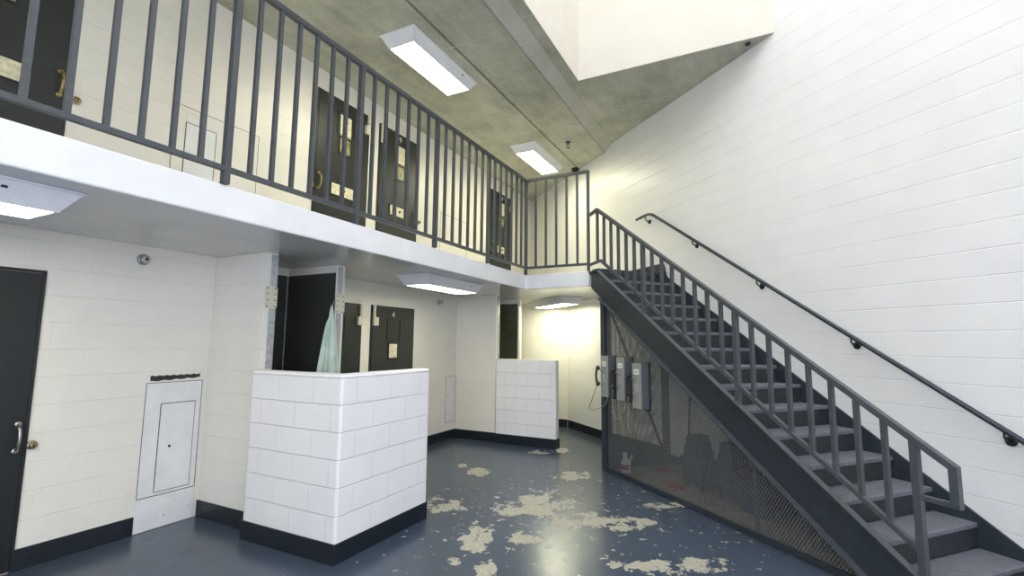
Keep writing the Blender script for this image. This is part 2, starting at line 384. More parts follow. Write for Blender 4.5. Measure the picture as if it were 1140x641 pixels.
# cove base
def bboard(name, segs, hgt=.15, t=.011):
    b = MB()
    for (a, c2, nrm) in segs:
        a = Vector(a); c2 = Vector(c2); nrm = Vector(nrm)
        b.prism([a, c2, c2+nrm*t, a+nrm*t], (0,0,hgt))
    return struct(b.build(name, 'base', bevel=.004))
bboard('baseboard_left', [(V(XL,1.645), V(XL,2.405), XD)])
bboard('baseboard_partition', [(V(XL,2.94), V(-3.96,2.94), -YD)])
bboard('baseboard_half_wall', [(V(-3.965,2.80), V(-2.875,2.80), -YD), (V(-2.885,2.79), V(-2.885,3.93), XD), (V(-3.96,2.938), V(-3.96,2.79), -XD)])
bboard('baseboard_cells', [(V(XL,4.96), V(XL,5.17), XD), (V(XL,6.09), V(XL,7.345), XD)])
bboard('baseboard_recess', [(V(XL,7.345), V(-4.0,7.345), -YD), (V(-4.0,7.31), V(-2.895,7.31), -YD), (V(-2.905,7.30), V(-2.905,7.455), XD)])
bboard('baseboard_end', [(V(XL,9.3), V(cr.x-.01,9.3), -YD)])
bboard('baseboard_stair', [(W(5.75,NW), W(cr.dot(RD)-.01,NW), -ND)])
bboard('baseboard_enclosure', [(W(1.9,NW), W(5.70,NW), -ND)], .12)
# metal edge frames of the shower openings
def jamb(n, y0, y1, zlow, x=X1):
    o = struct(MB().aabb(x+.001, x+.006, y0, y1, zlow, ZS-.02).build('trim_%d' % n, 'jamb', bevel=.001)); return o
jamb(1, 2.985, 3.055, HZ+.002); jamb(2, 3.795, 3.862, HZ+.002)
jamb(3, 7.40, 7.465, 1.388, X1+.03); jamb(4, 8.295, 8.35, 0.01)
# shower linings
def shower(n, y0, y1, mat, x1=X1-.02):
    z1 = 2.40; t = .006; b = MB()
    b.aabb(XL+.001, XL+t, y0, y1, .02, z1); b.aabb(XL+t, x1, y1-t, y1-.001, .02, z1); b.aabb(XL+t, x1, y0+.001, y0+t, .02, z1)
    o = struct(b.build('wall_shower_lining' if n == 1 else 'wall_shower_lining_far', mat))
    e = MB()
    e.aabb(XL+t, XL+t+.004, y1-t-.012, y1-t, .02, z1)
    struct(e.build('trim_%d' % (4+n), 'jamb'))
shower(1, 3.06, 3.79, 'shower'); shower(2, 7.47, 8.29, 'shower_far')

# cover plates screwed on the jambs of the near shower
def plate(y0, y1, z0, z1, x, label):
    t = empty('jamb_cover_plate', V(x+.006,(y0+y1)/2,z0), label, 'cover plate')
    p = MB(); cy = (y0+y1)/2; hy = (y1-y0)/2; hz = (z1-z0)/2; cz = (z0+z1)/2; ch = .022
    pts = [(-hy,-hz+ch),(-hy+ch,-hz),(hy-ch,-hz),(hy,-hz+ch),(hy,hz-ch),(hy-ch,hz),(-hy+ch,hz),(-hy,hz-ch)]
    p.prism([V(x+.007,cy+a,cz+b) for a, b in pts], (.006,0,0)); p.build('plate', 'hinge', t, bevel=.001)
    for a in (-hy*.6, hy*.6):
        for b in (-hz*.8, -hz*.25, hz*.3, hz*.8):
            MB().lathe(V(x+.013,cy+a,cz+b), XD, [(0,.007),(.003,.005)], 8).build('screw', 'slot', t)
plate(2.93, 3.06, 1.955, 2.165, X1, 'cream screwed cover plate on the door-side jamb of the near shower opening')
plate(3.775, 3.90, 1.955, 2.165, X1, 'cream screwed cover plate beside the hanging green shower curtain')

# ------------------------------------------------------------------ doors
def handle(parent, y, zc, mat, x=XL):
    t = MB(); pts = []
    for k in range(9):
        a = math.pi*k/8; pts.append(V(x+.028+.05*math.sin(a), y, zc-.09*math.cos(a)))
    t.tube([V(x+.02,y,zc-.095)]+pts+[V(x+.02,y,zc+.095)], .010, 8)
    o = t.build('door_handle', mat, parent)
    for s_ in (-1, 1): MB().lathe(V(x+.019,y,zc+s_*.095), XD, [(0,.022),(.01,.020),(.014,.008)], 12).build('handle_rose', mat, o)
    return o
def door(n, y0, y1, zb, hinge, num, upper, mat='door', cream=True, visible_h=True, htop=2.13):
    d = empty('door_%d' % n, V(XL,(y0+y1)/2,zb), kind='structure')
    fr = MB()
    fr.aabb(XL+.001, XL+.012, y0-.022, y0, zb, zb+htop+.022); fr.aabb(XL+.001, XL+.012, y1, y1+.022, zb, zb+htop+.022); fr.aabb(XL+.001, XL+.012, y0, y1, zb+htop, zb+htop+.022)
    fr.build('door_frame', 'door_black' if mat == 'door_black' else mat, d)
    MB().aabb(XL+.001, XL+.018, y0+.003, y1-.003, zb+.005, zb+htop-.003).build('door_leaf', mat, d, bevel=.002)
    s_ = XL+.018
    hy = y1-.045 if hinge == 'near' else y0+.045
    handle(d, hy, zb+.94, 'brass' if upper else 'chrome')
    m = y0+.45
    def fr_rect(a, b, z0, z1, w=.018):
        q = MB(); q.aabb(s_, s_+.008, a-w, a, z0-w, z1+w); q.aabb(s_, s_+.008, b, b+w, z0-w, z1+w)
        q.aabb(s_, s_+.008, a, b, z0-w, z0); q.aabb(s_, s_+.008, a, b, z1, z1+w); return q
    # view window with the sliding cover above it
    fr_rect(m-.09, m+.09, zb+1.42, zb+1.62).build('window_frame', 'slot' if not upper else 'door_black', d)
    MB().aabb(s_, s_+.003, m-.09, m+.09, zb+1.42, zb+1.62).build('window_pane', 'pane' if upper else 'card', d)
    fr_rect(m-.135, m+.135, zb+1.67, zb+1.98, .010).build('cover_track', 'slot', d)
    if upper:
        MB().aabb(s_+.001, s_+.005, m-.095, m+.095, zb+1.655, zb+1.94).build('paper_card', 'card', d)
    # food slot
    fr_rect(m-.2, m+.2, zb+.83, zb+.98, .012).build('slot_frame', 'door_black', d)
    MB().aabb(s_, s_+.010, m-.195, m+.195, zb+.835, zb+.978).build('food_slot', 'card' if upper else 'door_black', d, bevel=.002)
    k = MB().lathe(V(s_+.010,m+.01,zb+.91), XD, [(0,.018),(.012,.016),(.016,.01)], 12).build('slot_latch', 'slot', d)
    # hinge covers at the top corner
    hs = y1 if hinge == 'far' else y0; sg = 1 if hinge == 'far' else -1
    hb = MB(); hb.aabb(XL+.019, XL+.05, hs-.035*sg, hs-.002*sg, zb+htop-.15, zb+htop+.02); hb.aabb(XL+.019, XL+.062, hs-.085*sg, hs-.0*sg, zb+htop-.27, zb+htop-.15)
    hb.build('hinge_cover', 'hinge', d, bevel=.004)
    if num: text(num, .12, 'white_num', d, V(s_+.002, m-.015, zb+2.045), XD)
    return d
door(1, .755, 1.636, .005, 'near', None, False, 'door_black', htop=2.145)
door(2, 4.07, 4.955, .005, 'far', '3', False, htop=2.14)
door(3, 5.175, 6.085, .005, 'near', '4', False, htop=2.145)
door(4, 8.52, 9.20, .005, 'far', None, False)
door(5, .755, 1.640, ZB+.002, 'near', None, True, htop=2.12)
door(6, 4.070, 4.945, ZB+.002, 'far', '8', True, htop=2.12)
door(7, 5.190, 6.070, ZB+.002, 'near', '9', True, htop=2.12)
door(8, 8.540, 9.430, ZB+.002, 'far', '10', True, htop=2.12)

def lock(y, z, label):
    t = empty('wall_lock', V(XL,y,z), label, 'lock')
    if z < 2 and y < 2: MB().aabb(XL+.0005, XL+.004, 1.662, 1.83, .72, 1.02).build('cover_plate', 'wall', t, bevel=.001)
    MB().lathe(V(XL+.004,y,z), XD, [(0,.034),(.012,.032),(.016,.024)], 18).build('lock_collar', 'chrome', t)
    MB().lathe(V(XL+.016,y,z), XD, [(0,.024),(.02,.021),(.022,.010)], 16).build('lock_cylinder', 'brass', t)
    MB().aabb(XL+.038, XL+.040, y-.003, y+.003, z-.012, z+.012).build('keyhole', 'slot', t)
lock(1.687, .877, 'round brass lock in the wall beside the lower black door at the left edge')
lock(1.712, 3.568, 'round brass lock in the upper wall beside the leftmost balcony door')
lock(4.028, 3.578, 'round brass lock in the upper wall to the left of the two sticker-covered balcony doors')
lock(6.150, 3.583, 'round brass lock in the upper wall to the right of the two sticker-covered balcony doors')
lock(8.480, 3.583, 'round brass lock in the upper wall before the farthest balcony door')

# ------------------------------------------------------------------ access panels
def outline(b, x, y0, y1, z0, z1, w=.006):
    for yy in (y0, y1): b.aabb(x, x+.0012, yy-w/2, yy+w/2, z0, z1)
    for zz in (z0, z1): b.aabb(x, x+.0012, y0, y1, zz-w/2, zz+w/2)
t = empty('access_panel', V(XL,2.65,0), 'white steel access panel by the floor at the left with a narrow locked door', 'access panel')
MB().aabb(XL+.001, XL+.008, 2.41, 2.895, .285, 1.275).build('panel_plate', 'panel', t, bevel=.002)
b = MB(); outline(b, XL+.008, 2.412, 2.893, .287, 1.273, .005); b.build('plate_edge', 'gap', t)
pd = MB().aabb(XL+.008, XL+.013, 2.546, 2.836, .318, 1.08).build('panel_door', 'panel', t)
b = MB(); outline(b, XL+.0085, 2.543, 2.839, .315, 1.083, .008); b.build('door_gap', 'gap', t)
MB().lathe(V(XL+.013,2.639,.699), XD, [(0,.012),(.004,.011),(.006,.006)], 12).build('key_lock', 'slot', pd)
MB().aabb(XL+.001, XL+.011, 2.41, 2.895, .004, .282).build('kick_panel', 'panel', t, bevel=.002)
b = MB(); b.aabb(XL+.011, XL+.015, 2.57, 2.74, .07, .20); b.build('small_cover', 'panel', t, bevel=.003)
MB().lathe(V(XL+.015,2.64,.10), XD, [(0,.009),(.003,.007)], 10).build('screw', 'jamb', t)
MB().lathe(V(XL+.011,2.85,.12), XD, [(0,.007),(.003,.006)], 10).build('screw', 'jamb', t)
b = MB(); pts = []
for k in range(25):
    y = 2.44+.43*k/24; pts.append((y, 1.335+.004*math.sin(k*1.9), 1.288+.004*math.sin(k*1.1+1)+.0006*k))
for k in range(24):
    y0, a0, b0 = pts[k]; y1, a1, b1 = pts[k+1]
    b.prism([V(XL+.001,y0,b0), V(XL+.001,y1,b1), V(XL+.001,y1,a1), V(XL+.001,y0,a0)], (.003,0,0))
tag(b.build('tape_strip', 'tape'), 'ragged black tape strip on the wall above the lower access panel', 'tape')
t = empty('access_panel', V(XL,7.19,.28), 'white access panel in the far corner right of cell door 4', 'access panel')
MB().aabb(XL+.001, XL+.009, 7.035, 7.33, .29, 1.065).build('panel_plate', 'panel', t, bevel=.002)
b = MB(); outline(b, XL+.009, 7.037, 7.328, .292, 1.063, .006); b.build('plate_edge', 'gap', t)
MB().lathe(V(XL+.009,7.10,.72), XD, [(0,.012),(.004,.010)], 10).build('key_lock', 'slot', t)
t = empty('access_panel', V(XL,2.87,ZB), 'large flush access panel in the balcony wall left of the two sticker-covered doors', 'access panel')
MB().aabb(XL+.001, XL+.006, 2.436, 3.302, ZB+.01, 3.896).build('panel_plate', 'wall', t)
b = MB(); outline(b, XL+.006, 2.438, 3.300, ZB+.012, 3.894, .005); b.build('plate_edge', 'gap', t)
b = MB(); b.aabb(XL+.006, XL+.010, 2.55, 2.833, ZB+.05, 3.74); pd = b.build('panel_door', 'panel', t)
b = MB(); outline(b, XL+.0065, 2.546, 2.837, ZB+.046, 3.744, .009); b.build('door_gap', 'gap', t)
t = empty('access_panel', V(XL,7.2,ZB), 'flush access panel in the balcony wall just before the farthest balcony door', 'access panel')
MB().aabb(XL+.001, XL+.006, 6.75, 7.62, ZB+.01, 3.90).build('panel_plate', 'wall', t)
b = MB(); outline(b, XL+.006, 6.752, 7.618, ZB+.012, 3.898, .005); b.build('plate_edge', 'gap', t)

# ------------------------------------------------------------------ light fixtures
def fixture(cx, cy, ztop, label, group, ax=(XD, YD), mat='tube', hl=.68):
    t = empty('ceiling_light', V(cx,cy,ztop-.125), label, 'light fixture', group)
    A = (ax[0], ax[1], ZD); C_ = V(cx,cy,ztop)
    b = MB(); b.frustum(C_-ZD*.001, A, (.24, hl), C_-ZD*.118, (.182, hl-.085))
    b.box(C_-ZD*.007, A, (.246, hl+.006, .006))
    b.build('housing', 'fixture', t, bevel=.002)
    f_ = MB()
    for sx in (-1, 1): f_.box(C_-ZD*.122+A[0]*.172*sx, A, (.010, hl-.085, .004))
    for sy in (-1, 1): f_.box(C_-ZD*.122+A[1]*(hl-.095)*sy, A, (.162, .010, .004))
    f_.build('diffuser_frame', 'fixture', t)
    MB().box(C_-ZD*.05+A[0]*(.215)+A[1]*(hl-.33), A, (.008, .012, .006)).build('latch', 'slot', t)
    MB().box(C_-ZD*.1215, A, (.161, hl-.106, .003)).build('diffuser', mat, t)
fixture(-3.455, 4.58, ZC, 'lit fluorescent box light on the concrete ceiling, nearer of the two in view', 'upper ceiling lights')
fixture(-3.52, 7.98, ZC, 'lit fluorescent box light on the concrete ceiling, farther and smaller one', 'upper ceiling lights')
fixture(-3.455, -2.2, ZC, 'lit fluorescent box light on the concrete ceiling behind the viewpoint', 'upper ceiling lights')
fixture(-3.64, .62, ZS, 'lit box light under the balcony at the left edge above the black door', 'under-balcony lights', mat='tube_low')
fixture(-3.74, 5.35, ZS, 'lit box light under the balcony beside cell door 4', 'under-balcony lights', mat='tube_low')
fixture(-3.42, 8.60, ZS, 'lit box light under the far balcony corner, turned parallel to the stairs', 'under-balcony lights', ax=(ND, RD), mat='tube_far', hl=.68)

# ------------------------------------------------------------------ round wall and ceiling devices
def dome(y, z, label):
    t = empty('wall_speaker', V(XL,y,z-.05), label, 'wall device')
    MB().lathe(V(XL+.001,y,z), XD, [(0,.05),(.012,.05),(.02,.042)], 20).build('base_ring', 'chrome', t)
    MB().lathe(V(XL+.02,y,z), XD, [(0,.036),(.03,.034),(.045,.022),(.05,.008)], 18).build('sensor_head', 'jamb', t)
    MB().lathe(V(XL+.068,y-.004,z-.002), XD, [(0,.014),(.004,.012)], 12).build('lens', 'slot', t)
dome(2.296, 2.362, 'small round device high on the lower wall at the left, over the block wall')
dome(6.785, 2.335, 'small round device high on the lower wall right of cell door 4')
t = empty('ceiling_sensor', V(-2.78,7.589,ZC-.11), 'small dark sprinkler head hanging from the concrete ceiling', 'sprinkler')
MB().lathe(V(-2.78,7.589,ZC), -ZD, [(0,.045),(.012,.04),(.014,.015),(.05,.013)], 16).build('pipe_stub', 'steel_dark', t)
b = MB()
for s_ in (-1, 1): b.tube([V(-2.78+s_*.012,7.589,ZC-.05), V(-2.78+s_*.035,7.589,ZC-.075), V(-2.78+s_*.01,7.589,ZC-.105)], .006, 6)
b.build('frame_arm', 'steel_dark', t)
MB().lathe(V(-2.78,7.589,ZC-.105), -ZD, [(0,.03),(.005,.03)], 14).build('deflector', 'steel_dark', t)
t = empty('ceiling_camera', V(-3.10,8.86,ZC-.11), 'small black dome camera on the ceiling above the balcony railing corner', 'camera')
MB().lathe(V(-3.10,8.86,ZC-.001), -ZD, [(0,.075),(.03,.075),(.035,.06)], 18).build('camera_base', 'steel_dark', t)
MB().lathe(V(-3.10,8.86,ZC-.036), -ZD, [(0,.058),(.03,.052),(.055,.032),(.066,.01)], 18).build('camera_dome', 'black', t)
t = empty('ceiling_sensor', V(.10,6.04,ZC2-.03), 'tiny black sensor where the ceiling meets the stair wall near the skylight', 'sensor')
MB().lathe(V(.05,6.03,ZC2-.001), -ZD, [(0,.03),(.02,.028),(.03,.012)], 14).build('sensor_body', 'black', t)

# ------------------------------------------------------------------ balcony railing
t = empty('balcony_railing', V(XE,6.77,ZB), 'slate blue steel picket railing along the balcony edge, turning at the corner', 'railing')
XR = XE-.0; ztr, zlr = 4.225, 2.82
xe2 = -2.17
MB().aabb(XR-.022, XR+.022, -3.9, 6.792, ztr-.022, ztr+.022).build('top_rail', 'steel', t, bevel=.004)
MB().aabb(XR+.022, xe2+.022, 6.748, 6.792, ztr-.022, ztr+.022).build('top_rail', 'steel', t, bevel=.004)
MB().aabb(XR-.018, XR+.018, -3.9, 6.788, zlr-.018, zlr+.018).build('bottom_rail', 'steel', t, bevel=.003)
MB().aabb(XR+.018, xe2+.018, 6.752, 6.788, zlr-.018, zlr+.018).build('bottom_rail', 'steel', t, bevel=.003)
step = 1.203
for k in range(9):
    y = 6.77-step*k
    MB().aabb(XR-.023, XR+.023, y-.023, y+.023, ZB+.001, ztr-.02).build('railing_post', 'steel', t, bevel=.003)
    for q in range(1, 7):
        yy = y-step*q/7
        if yy < -3.8: continue
        MB().aabb(XR-.0145, XR+.0145, yy-.0145, yy+.0145, zlr+.016, ztr-.02).build('baluster', 'steel', t)
MB().aabb(xe2-.02, xe2+.02, 6.75, 6.79, ZB+.001, ztr-.02).build('railing_post', 'steel', t, bevel=.003)
for q in range(1, 6):
    xx = XR+(xe2-XR)*q/6
    MB().aabb(xx-.015, xx+.015, 6.755, 6.785, zlr+.016, ztr-.02).build('baluster', 'steel', t)

# ------------------------------------------------------------------ staircase
SL = .6545; R0 = 1.70; NS = 3.56
nose = lambda r: SL*(r-R0)
struct(MB().rbox(6.115, 6.82, NW-.03, NW-.002, ZB+.001, ZB+.125).build('baseboard_balcony', 'base'))
st = empty('staircase', W(R0,4.1,0), 'dark slate steel staircase climbing along the white block wall to the balcony', 'staircase')
zb0 = nose(5.98)
def stringer(n0, side, top=.012, bot=-.355, rtop=5.98, flange=.055):
    b = MB()
    zt = ZB-.045
    rt = (zt-top)/SL+R0
    ra = R0-top/SL; rb = R0-bot/SL
    cut = zt-.20
    rc = (cut-bot)/SL+R0
    poly = [(ra,0.002), (rb,0.002), (min(rc,rtop),(min(rc,rtop)-R0)*SL+bot), (rtop,max(cut,(rtop-R0)*SL+bot)), (rtop,zt), (rt,zt)]
    b.prism([W(r,n0,z) for r, z in poly], ND*.008*side)
    o = b.build('stringer', 'steel_dark', st)
    return o, rt, rc
s1, rt, rc = stringer(NS, 1)
# flanges of the outer stringer, standing out towards the room
b = MB(); b.bar(W(R0+.0,NS-.022,.012), W(rt,NS-.022,nose(rt)+.012), .06, .010); b.build('stringer_flange', 'steel', s1)
b = MB(); b.bar(W(R0+.57,NS-.022,nose(R0+.57)-.345), W(5.72,NS-.022,nose(5.72)-.355), .075, .012); b.build('stringer_flange', 'steel', s1)
b = MB(); b.bar(W(rt,NS-.022,ZB-.046), W(5.98,NS-.022,ZB-.046), .06, .010); b.build('stringer_flange', 'steel', s1)
# stringer along the wall
b = MB(); e = .045
b.prism([W(R0-.15,NW-.03,.002), W(R0+.45,NW-.03,.002), W(5.98,NW-.03,2.40), W(6.11,NW-.03,2.40), W(6.11,NW-.03,2.84), W(5.72,NW-.03,2.84), W(5.66,NW-.03,nose(5.66)+e), W(R0-.10,NW-.03,.002+.0)], ND*.018)
b.build('stringer', 'steel_dark', st)
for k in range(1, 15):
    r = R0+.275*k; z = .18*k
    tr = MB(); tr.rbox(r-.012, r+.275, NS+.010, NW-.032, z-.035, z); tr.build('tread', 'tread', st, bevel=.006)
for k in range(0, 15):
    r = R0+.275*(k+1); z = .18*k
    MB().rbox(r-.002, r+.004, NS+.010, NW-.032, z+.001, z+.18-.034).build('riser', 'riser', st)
MB().rbox(R0+.275*15-.012, 5.975, NS+.010, NW-.032, ZB-.06, ZB-.004).rbox(5.97, edge-.002, NS+.05, NW-.032, ZB-.06, ZB-.004).build('landing_plate', 'steel_dark', st)

# stair railing
t = empty('stair_railing', W(2.03,NS,.2), 'slate blue picket railing on the open side of the staircase', 'railing')
NR = NS+.01
def srail(zo, r0, r1, w, h, name):
    return MB().bar(W(r0,NR,nose(r0)+zo), W(r1,NR,nose(r1)+zo), w, h).build(name, 'steel', t, bevel=.003)
tz, lz = .858, .168
rp = 5.83
srail(tz, 1.81, rp, .05, .042, 'top_rail')
zl2 = 2.81; rl = (zl2-lz)/SL+R0
srail(lz, 2.03, rl, .038, .036, 'bottom_rail')
MB().bar(W(rp-.01,NR,3.555), W(6.085,NR+.035,3.545), .046, .040).build('top_rail', 'steel', t, bevel=.003)
MB().bar(W(rl-.01,NR,zl2), W(6.085,NR+.035,2.80), .036, .034).build('bottom_rail', 'steel', t, bevel=.003)
posts = [2.025, 3.425, 4.79]
for r in posts:
    MB().rbox(r-.023, r+.023, NR-.023, NR+.023, nose(r)-.02, nose(r)+tz).build('newel_post', 'steel', t, bevel=.003)
bal = []
for a, b_ in ((2.025,3.425),(3.425,4.79),(4.79,6.16)):
    for q in range(1, 8): bal.append(a+(b_-a)*q/8)
for r in bal:
    if r > rp+.03: continue
    zt = nose(r)+tz if r < rp else 3.55
    zbm = nose(r)+lz if r < rl else zl2
    MB().rbox(r-.016, r+.016, NR-.016, NR+.016, zbm, zt-.012).build('baluster', 'steel', t)
# closing loop at the foot
zl = nose(1.82)+tz
MB().rbox(1.797, 1.845, NR-.023, NR+.023, .70, zl+.012).build('loop_upright', 'steel', t, bevel=.003)
MB().rbox(1.84, 2.01, NR-.016, NR+.016, .70, .732).build('loop_bar', 'steel', t, bevel=.003)

# wall handrail
t = empty('wall_handrail', W(4.0,NW,1.0), 'slate blue round handrail bracketed to the white stair wall', 'handrail')
NH = NW-.085
hz = lambda r: nose(r)+.872
pts = [W(6.27,NH,3.615), W(6.13,NH,3.625), W(5.98,NH,3.635), W(5.93,NH,3.622), W(5.86,NH,hz(5.86)), W(3.9,NH,hz(3.9)), W(1.2,NH,hz(1.2))]
MB().tube(pts, .021, 12).build('rail', 'steel_dark', t)
for r in (6.04, 5.05, 4.05, 3.04, 2.01):
    z = hz(r) if r < 5.9 else 3.625
    br = MB(); br.tube([W(r,NH,z-.018), W(r,NH,z-.055), W(r,NH+.03,z-.082), W(r,NW-.008,z-.085)], .008, 8)
    o = br.build('bracket', 'black', t)
    MB().lathe(W(r,NW-.001,z-.085), -ND, [(0,.036),(.008,.036),(.014,.02)], 14).build('wall_rose', 'black', o)

# ------------------------------------------------------------------ mesh enclosure under the stairs
t = empty('mesh_enclosure', W(4.0,NS,0), 'dark steel enclosure of expanded metal mesh closing the space under the stairs', 'mesh screen')
NM = NS+.03
def clip(poly, a, d):
    """clip infinite line (a,d) to convex polygon poly (2D), return two points or None"""
    t0, t1 = -1e9, 1e9; n = len(poly)
    for i in range(n):
        p = poly[i]; q = poly[(i+1) % n]; ex, ey = q[0]-p[0], q[1]-p[1]
        nx, ny = -ey, ex                      # inside is left of the edge (counter-clockwise polygon)
        num = (p[0]-a[0])*nx+(p[1]-a[1])*ny; den = d[0]*nx+d[1]*ny
        if abs(den) < 1e-9:
            if num > 0: return None
        elif den > 0: t0 = max(t0, num/den)
        else: t1 = min(t1, num/den)
    if t1-t0 < .01: return None
    return (a[0]+d[0]*t0, a[1]+d[1]*t0), (a[0]+d[0]*t1, a[1]+d[1]*t1)
def mesh(poly, to3, nrm, pitch=.024, wd=.0058, angs=(57, -57)):
    b = MB(); nrm = Vector(nrm)
    for k_, ang in enumerate(angs):
        d = (math.cos(math.radians(ang)), math.sin(math.radians(ang))); p = (-d[1], d[0])
        vals = [x*p[0]+y*p[1] for x, y in poly]; k = math.floor(min(vals)/pitch)
        while k*pitch < max(vals):
            seg = clip(poly, (p[0]*k*pitch, p[1]*k*pitch), d); k += 1
            if not seg: continue
            A = to3(*seg[0])+nrm*.0012*k_; B = to3(*seg[1])+nrm*.0012*k_
            b.bar(A, B, .0024, wd, up=(B-A).cross(nrm).normalized())
    return b
poly = [(2.345,.05),(5.66,.05),(5.66,nose(5.66)-.37)]
mesh(poly, lambda r, z: W(r,NM,z), ND).build('mesh_panel', 'wire', t)
polye = [(NS+.1,.40),(NW-.13,.26),(NW-.13,2.18),(NS+.1,2.18)]
mesh(polye, lambda n, z: W(5.70,n,z), RD).build('mesh_gate', 'wire', t)
MB().rbox(5.635, 5.735, NS-.012, NS+.09, .002, 2.27).build('corner_post', 'steel_dark', t, bevel=.004)
MB().rbox(5.66, 5.72, NW-.125, NW-.032, .005, 2.42).build('gate_post', 'steel_dark', t, bevel=.003)
MB().rbox(3.30, 3.33, NM+.008, NM+.034, .03, nose(3.31)-.36).build('mesh_post', 'steel', t)
MB().rbox(2.15, 5.64, NS+.005, NS+.055, .002, .045).build('bottom_channel', 'steel_dark', t, bevel=.003)
MB().bar(W(2.25,NM+.0,nose(2.25)-.385), W(5.64,NM+.0,nose(5.64)-.385), .045, .03).build('top_channel', 'steel_dark', t)
MB().bar(W(5.70,3.70,2.10), W(5.70,4.50,.24), .022, .03).build('gate_brace', 'steel_dark', t)
MB().prism([W(5.68,NS+.09,.004), W(5.68,NW-.125,.004), W(5.68,NW-.125,.24), W(5.68,NS+.09,.48)], RD*.012).build('kick_plate', 'door_black', t)
MB().rbox(5.675, 5.705, NS+.09, NW-.125, 2.16, 2.20).build('gate_rail', 'steel_dark', t)

# pay phones on the mesh
def phone(r0, zb, label):
    r1 = r0+.178; nf, nb = 3.442, NS-.012; h_ = .53
    t = empty('pay_phone', W((r0+r1)/2,nb,zb), label, 'telephone', 'wall telephones on the mesh')
    MB().rbox(r0, r1, nf, nb, zb, zb+h_).build('phone_housing', 'phone_shaded', t, bevel=.006)
    MB().rbox(r0-.02, r1+.0, nb-.001, nb+.010, zb-.02, zb+h_+.005).build('back_plate', 'phone_dark', t, bevel=.002)
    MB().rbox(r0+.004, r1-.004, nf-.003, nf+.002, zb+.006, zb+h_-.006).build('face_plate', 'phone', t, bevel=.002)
    lb = MB().rbox(r0+.045, r1-.04, nf-.0045, nf-.003, zb+h_-.135, zb+h_-.075).build('label', 'label', t)
    b = MB()
    for q in range(5): b.rbox(r0+.058+q*.014, r0+.067+q*.014, nf-.0052, nf-.0045, zb+h_-.112, zb+h_-.100)
    b.build('label_print', 'ink', lb)
    k = MB()
    for i in range(4):
        for j in range(3): k.rbox(r0+.062+j*.024, r0+.078+j*.024, nf-.008, nf-.003, zb+.20+i*.024, zb+.216+i*.024)
    k.build('keypad', 'jamb', t, bevel=.002)
    MB().rbox(r1-.055, r1-.015, nf-.03, nf-.002, zb+h_-.20, zb+h_-.175).build('cradle_hook', 'chrome', t, bevel=.004)
    MB().rbox(r1-.055, r1-.015, nf-.022, nf-.002, zb+.155, zb+.175).build('cradle_hook', 'chrome', t, bevel=.004)
    # handset along the left edge
    rr = r1+.012; zt = zb+h_-.16; zl_ = zb+.165
    hs = MB().tube([W(rr-.02,nf-.02,zt), W(rr+.012,nf-.045,zt-.02), W(rr+.016,nf-.055,(zt+zl_)/2), W(rr+.012,nf-.045,zl_+.02), W(rr-.02,nf-.02,zl_)], [.014,.016,.014,.016,.014], 10)
    hs = hs.build('handset', 'black', t)
    for z_ in (zt, zl_): MB().lathe(W(rr+.012,nf-.055,z_), (-RD+ND*.8).normalized(), [(0,.012),(.012,.030),(.034,.031),(.04,.024)], 16).build('handset_cap', 'black', hs)
    return t
phone(5.386, .972, 'grey steel wall telephone with black handset, leftmost of the three on the mesh post')
phone(5.024, .966, 'grey steel wall telephone with black handset, middle one of the three')
phone(4.694, .910, 'grey steel wall telephone hung slightly lower, nearest the stairs')
def cord(pts, label):
    P_ = []
    for i in range(len(pts)-1):
        for k in range(8):
            tt = k/8; p0 = pts[max(i-1,0)]; p1 = pts[i]; p2 = pts[i+1]; p3 = pts[min(i+2,len(pts)-1)]
            P_.append(.5*((2*p1)+(p2-p0)*tt+(2*p0-5*p1+4*p2-p3)*tt*tt+(-p0+3*p1-3*p2+p3)*tt**3))
    P_.append(pts[-1])
    return tag(MB().tube(P_, .005, 6).build('phone_cord', 'chrome'), label, 'cord')
cord([W(5.585,3.40,1.14), W(5.70,3.40,.95), W(5.80,3.40,.80), W(5.72,3.42,.78), W(5.53,3.47,.86), W(5.50,3.50,.968)], 'thin steel cord looping below the leftmost wall telephone')
cord([W(5.22,3.40,1.12), W(5.26,3.42,.88), W(5.18,3.43,.74), W(5.10,3.47,.85), W(5.11,3.52,.962)], 'thin steel cord looping below the middle wall telephone')
cord([W(4.89,3.40,1.06), W(4.95,3.42,.80), W(4.90,3.43,.62), W(4.80,3.46,.78), W(4.79,3.52,.905)], 'thin steel cord looping below the telephone nearest the stairs')

# ------------------------------------------------------------------ things kept under the stairs
t = empty('spray_bottle', W(5.50,3.76,.004), 'white spray bottle with a red label behind the mesh by the corner post', 'bottle')
bc = W(5.50,3.76,0)
MB().lathe(bc, ZD, [(.004,.05),(.01,.055),(.12,.055),(.16,.048),(.185,.024),(.20,.018),(.215,.018)], 18).build('bottle_body', 'jug', t)
MB().lathe(bc, ZD, [(.045,.0562),(.11,.0562)], 18).build('label', 'redlab', t)
b = MB(); b.bar(bc+ZD*.235-RD*.03, bc+ZD*.235+RD*.05, .026, .034); b.bar(bc+ZD*.215, bc+ZD*.235, .03, .03, up=RD); b.build('spray_head', 'jug', t, bevel=.004)
MB().bar(bc+ZD*.23+RD*.035, bc+ZD*.18+RD*.055, .012, .008).build('trigger', 'jug', t)
b = MB(); c0 = W(5.38,3.74,.0)
b.tube([c0+ZD*.006, c0+ZD*.14, c0+ZD*.25-RD*.05], [.012,.011,.014], 8)
tag(b.build('scrub_brush', 'jug'), 'thin white brush handle standing beside the spray bottle', 'brush')

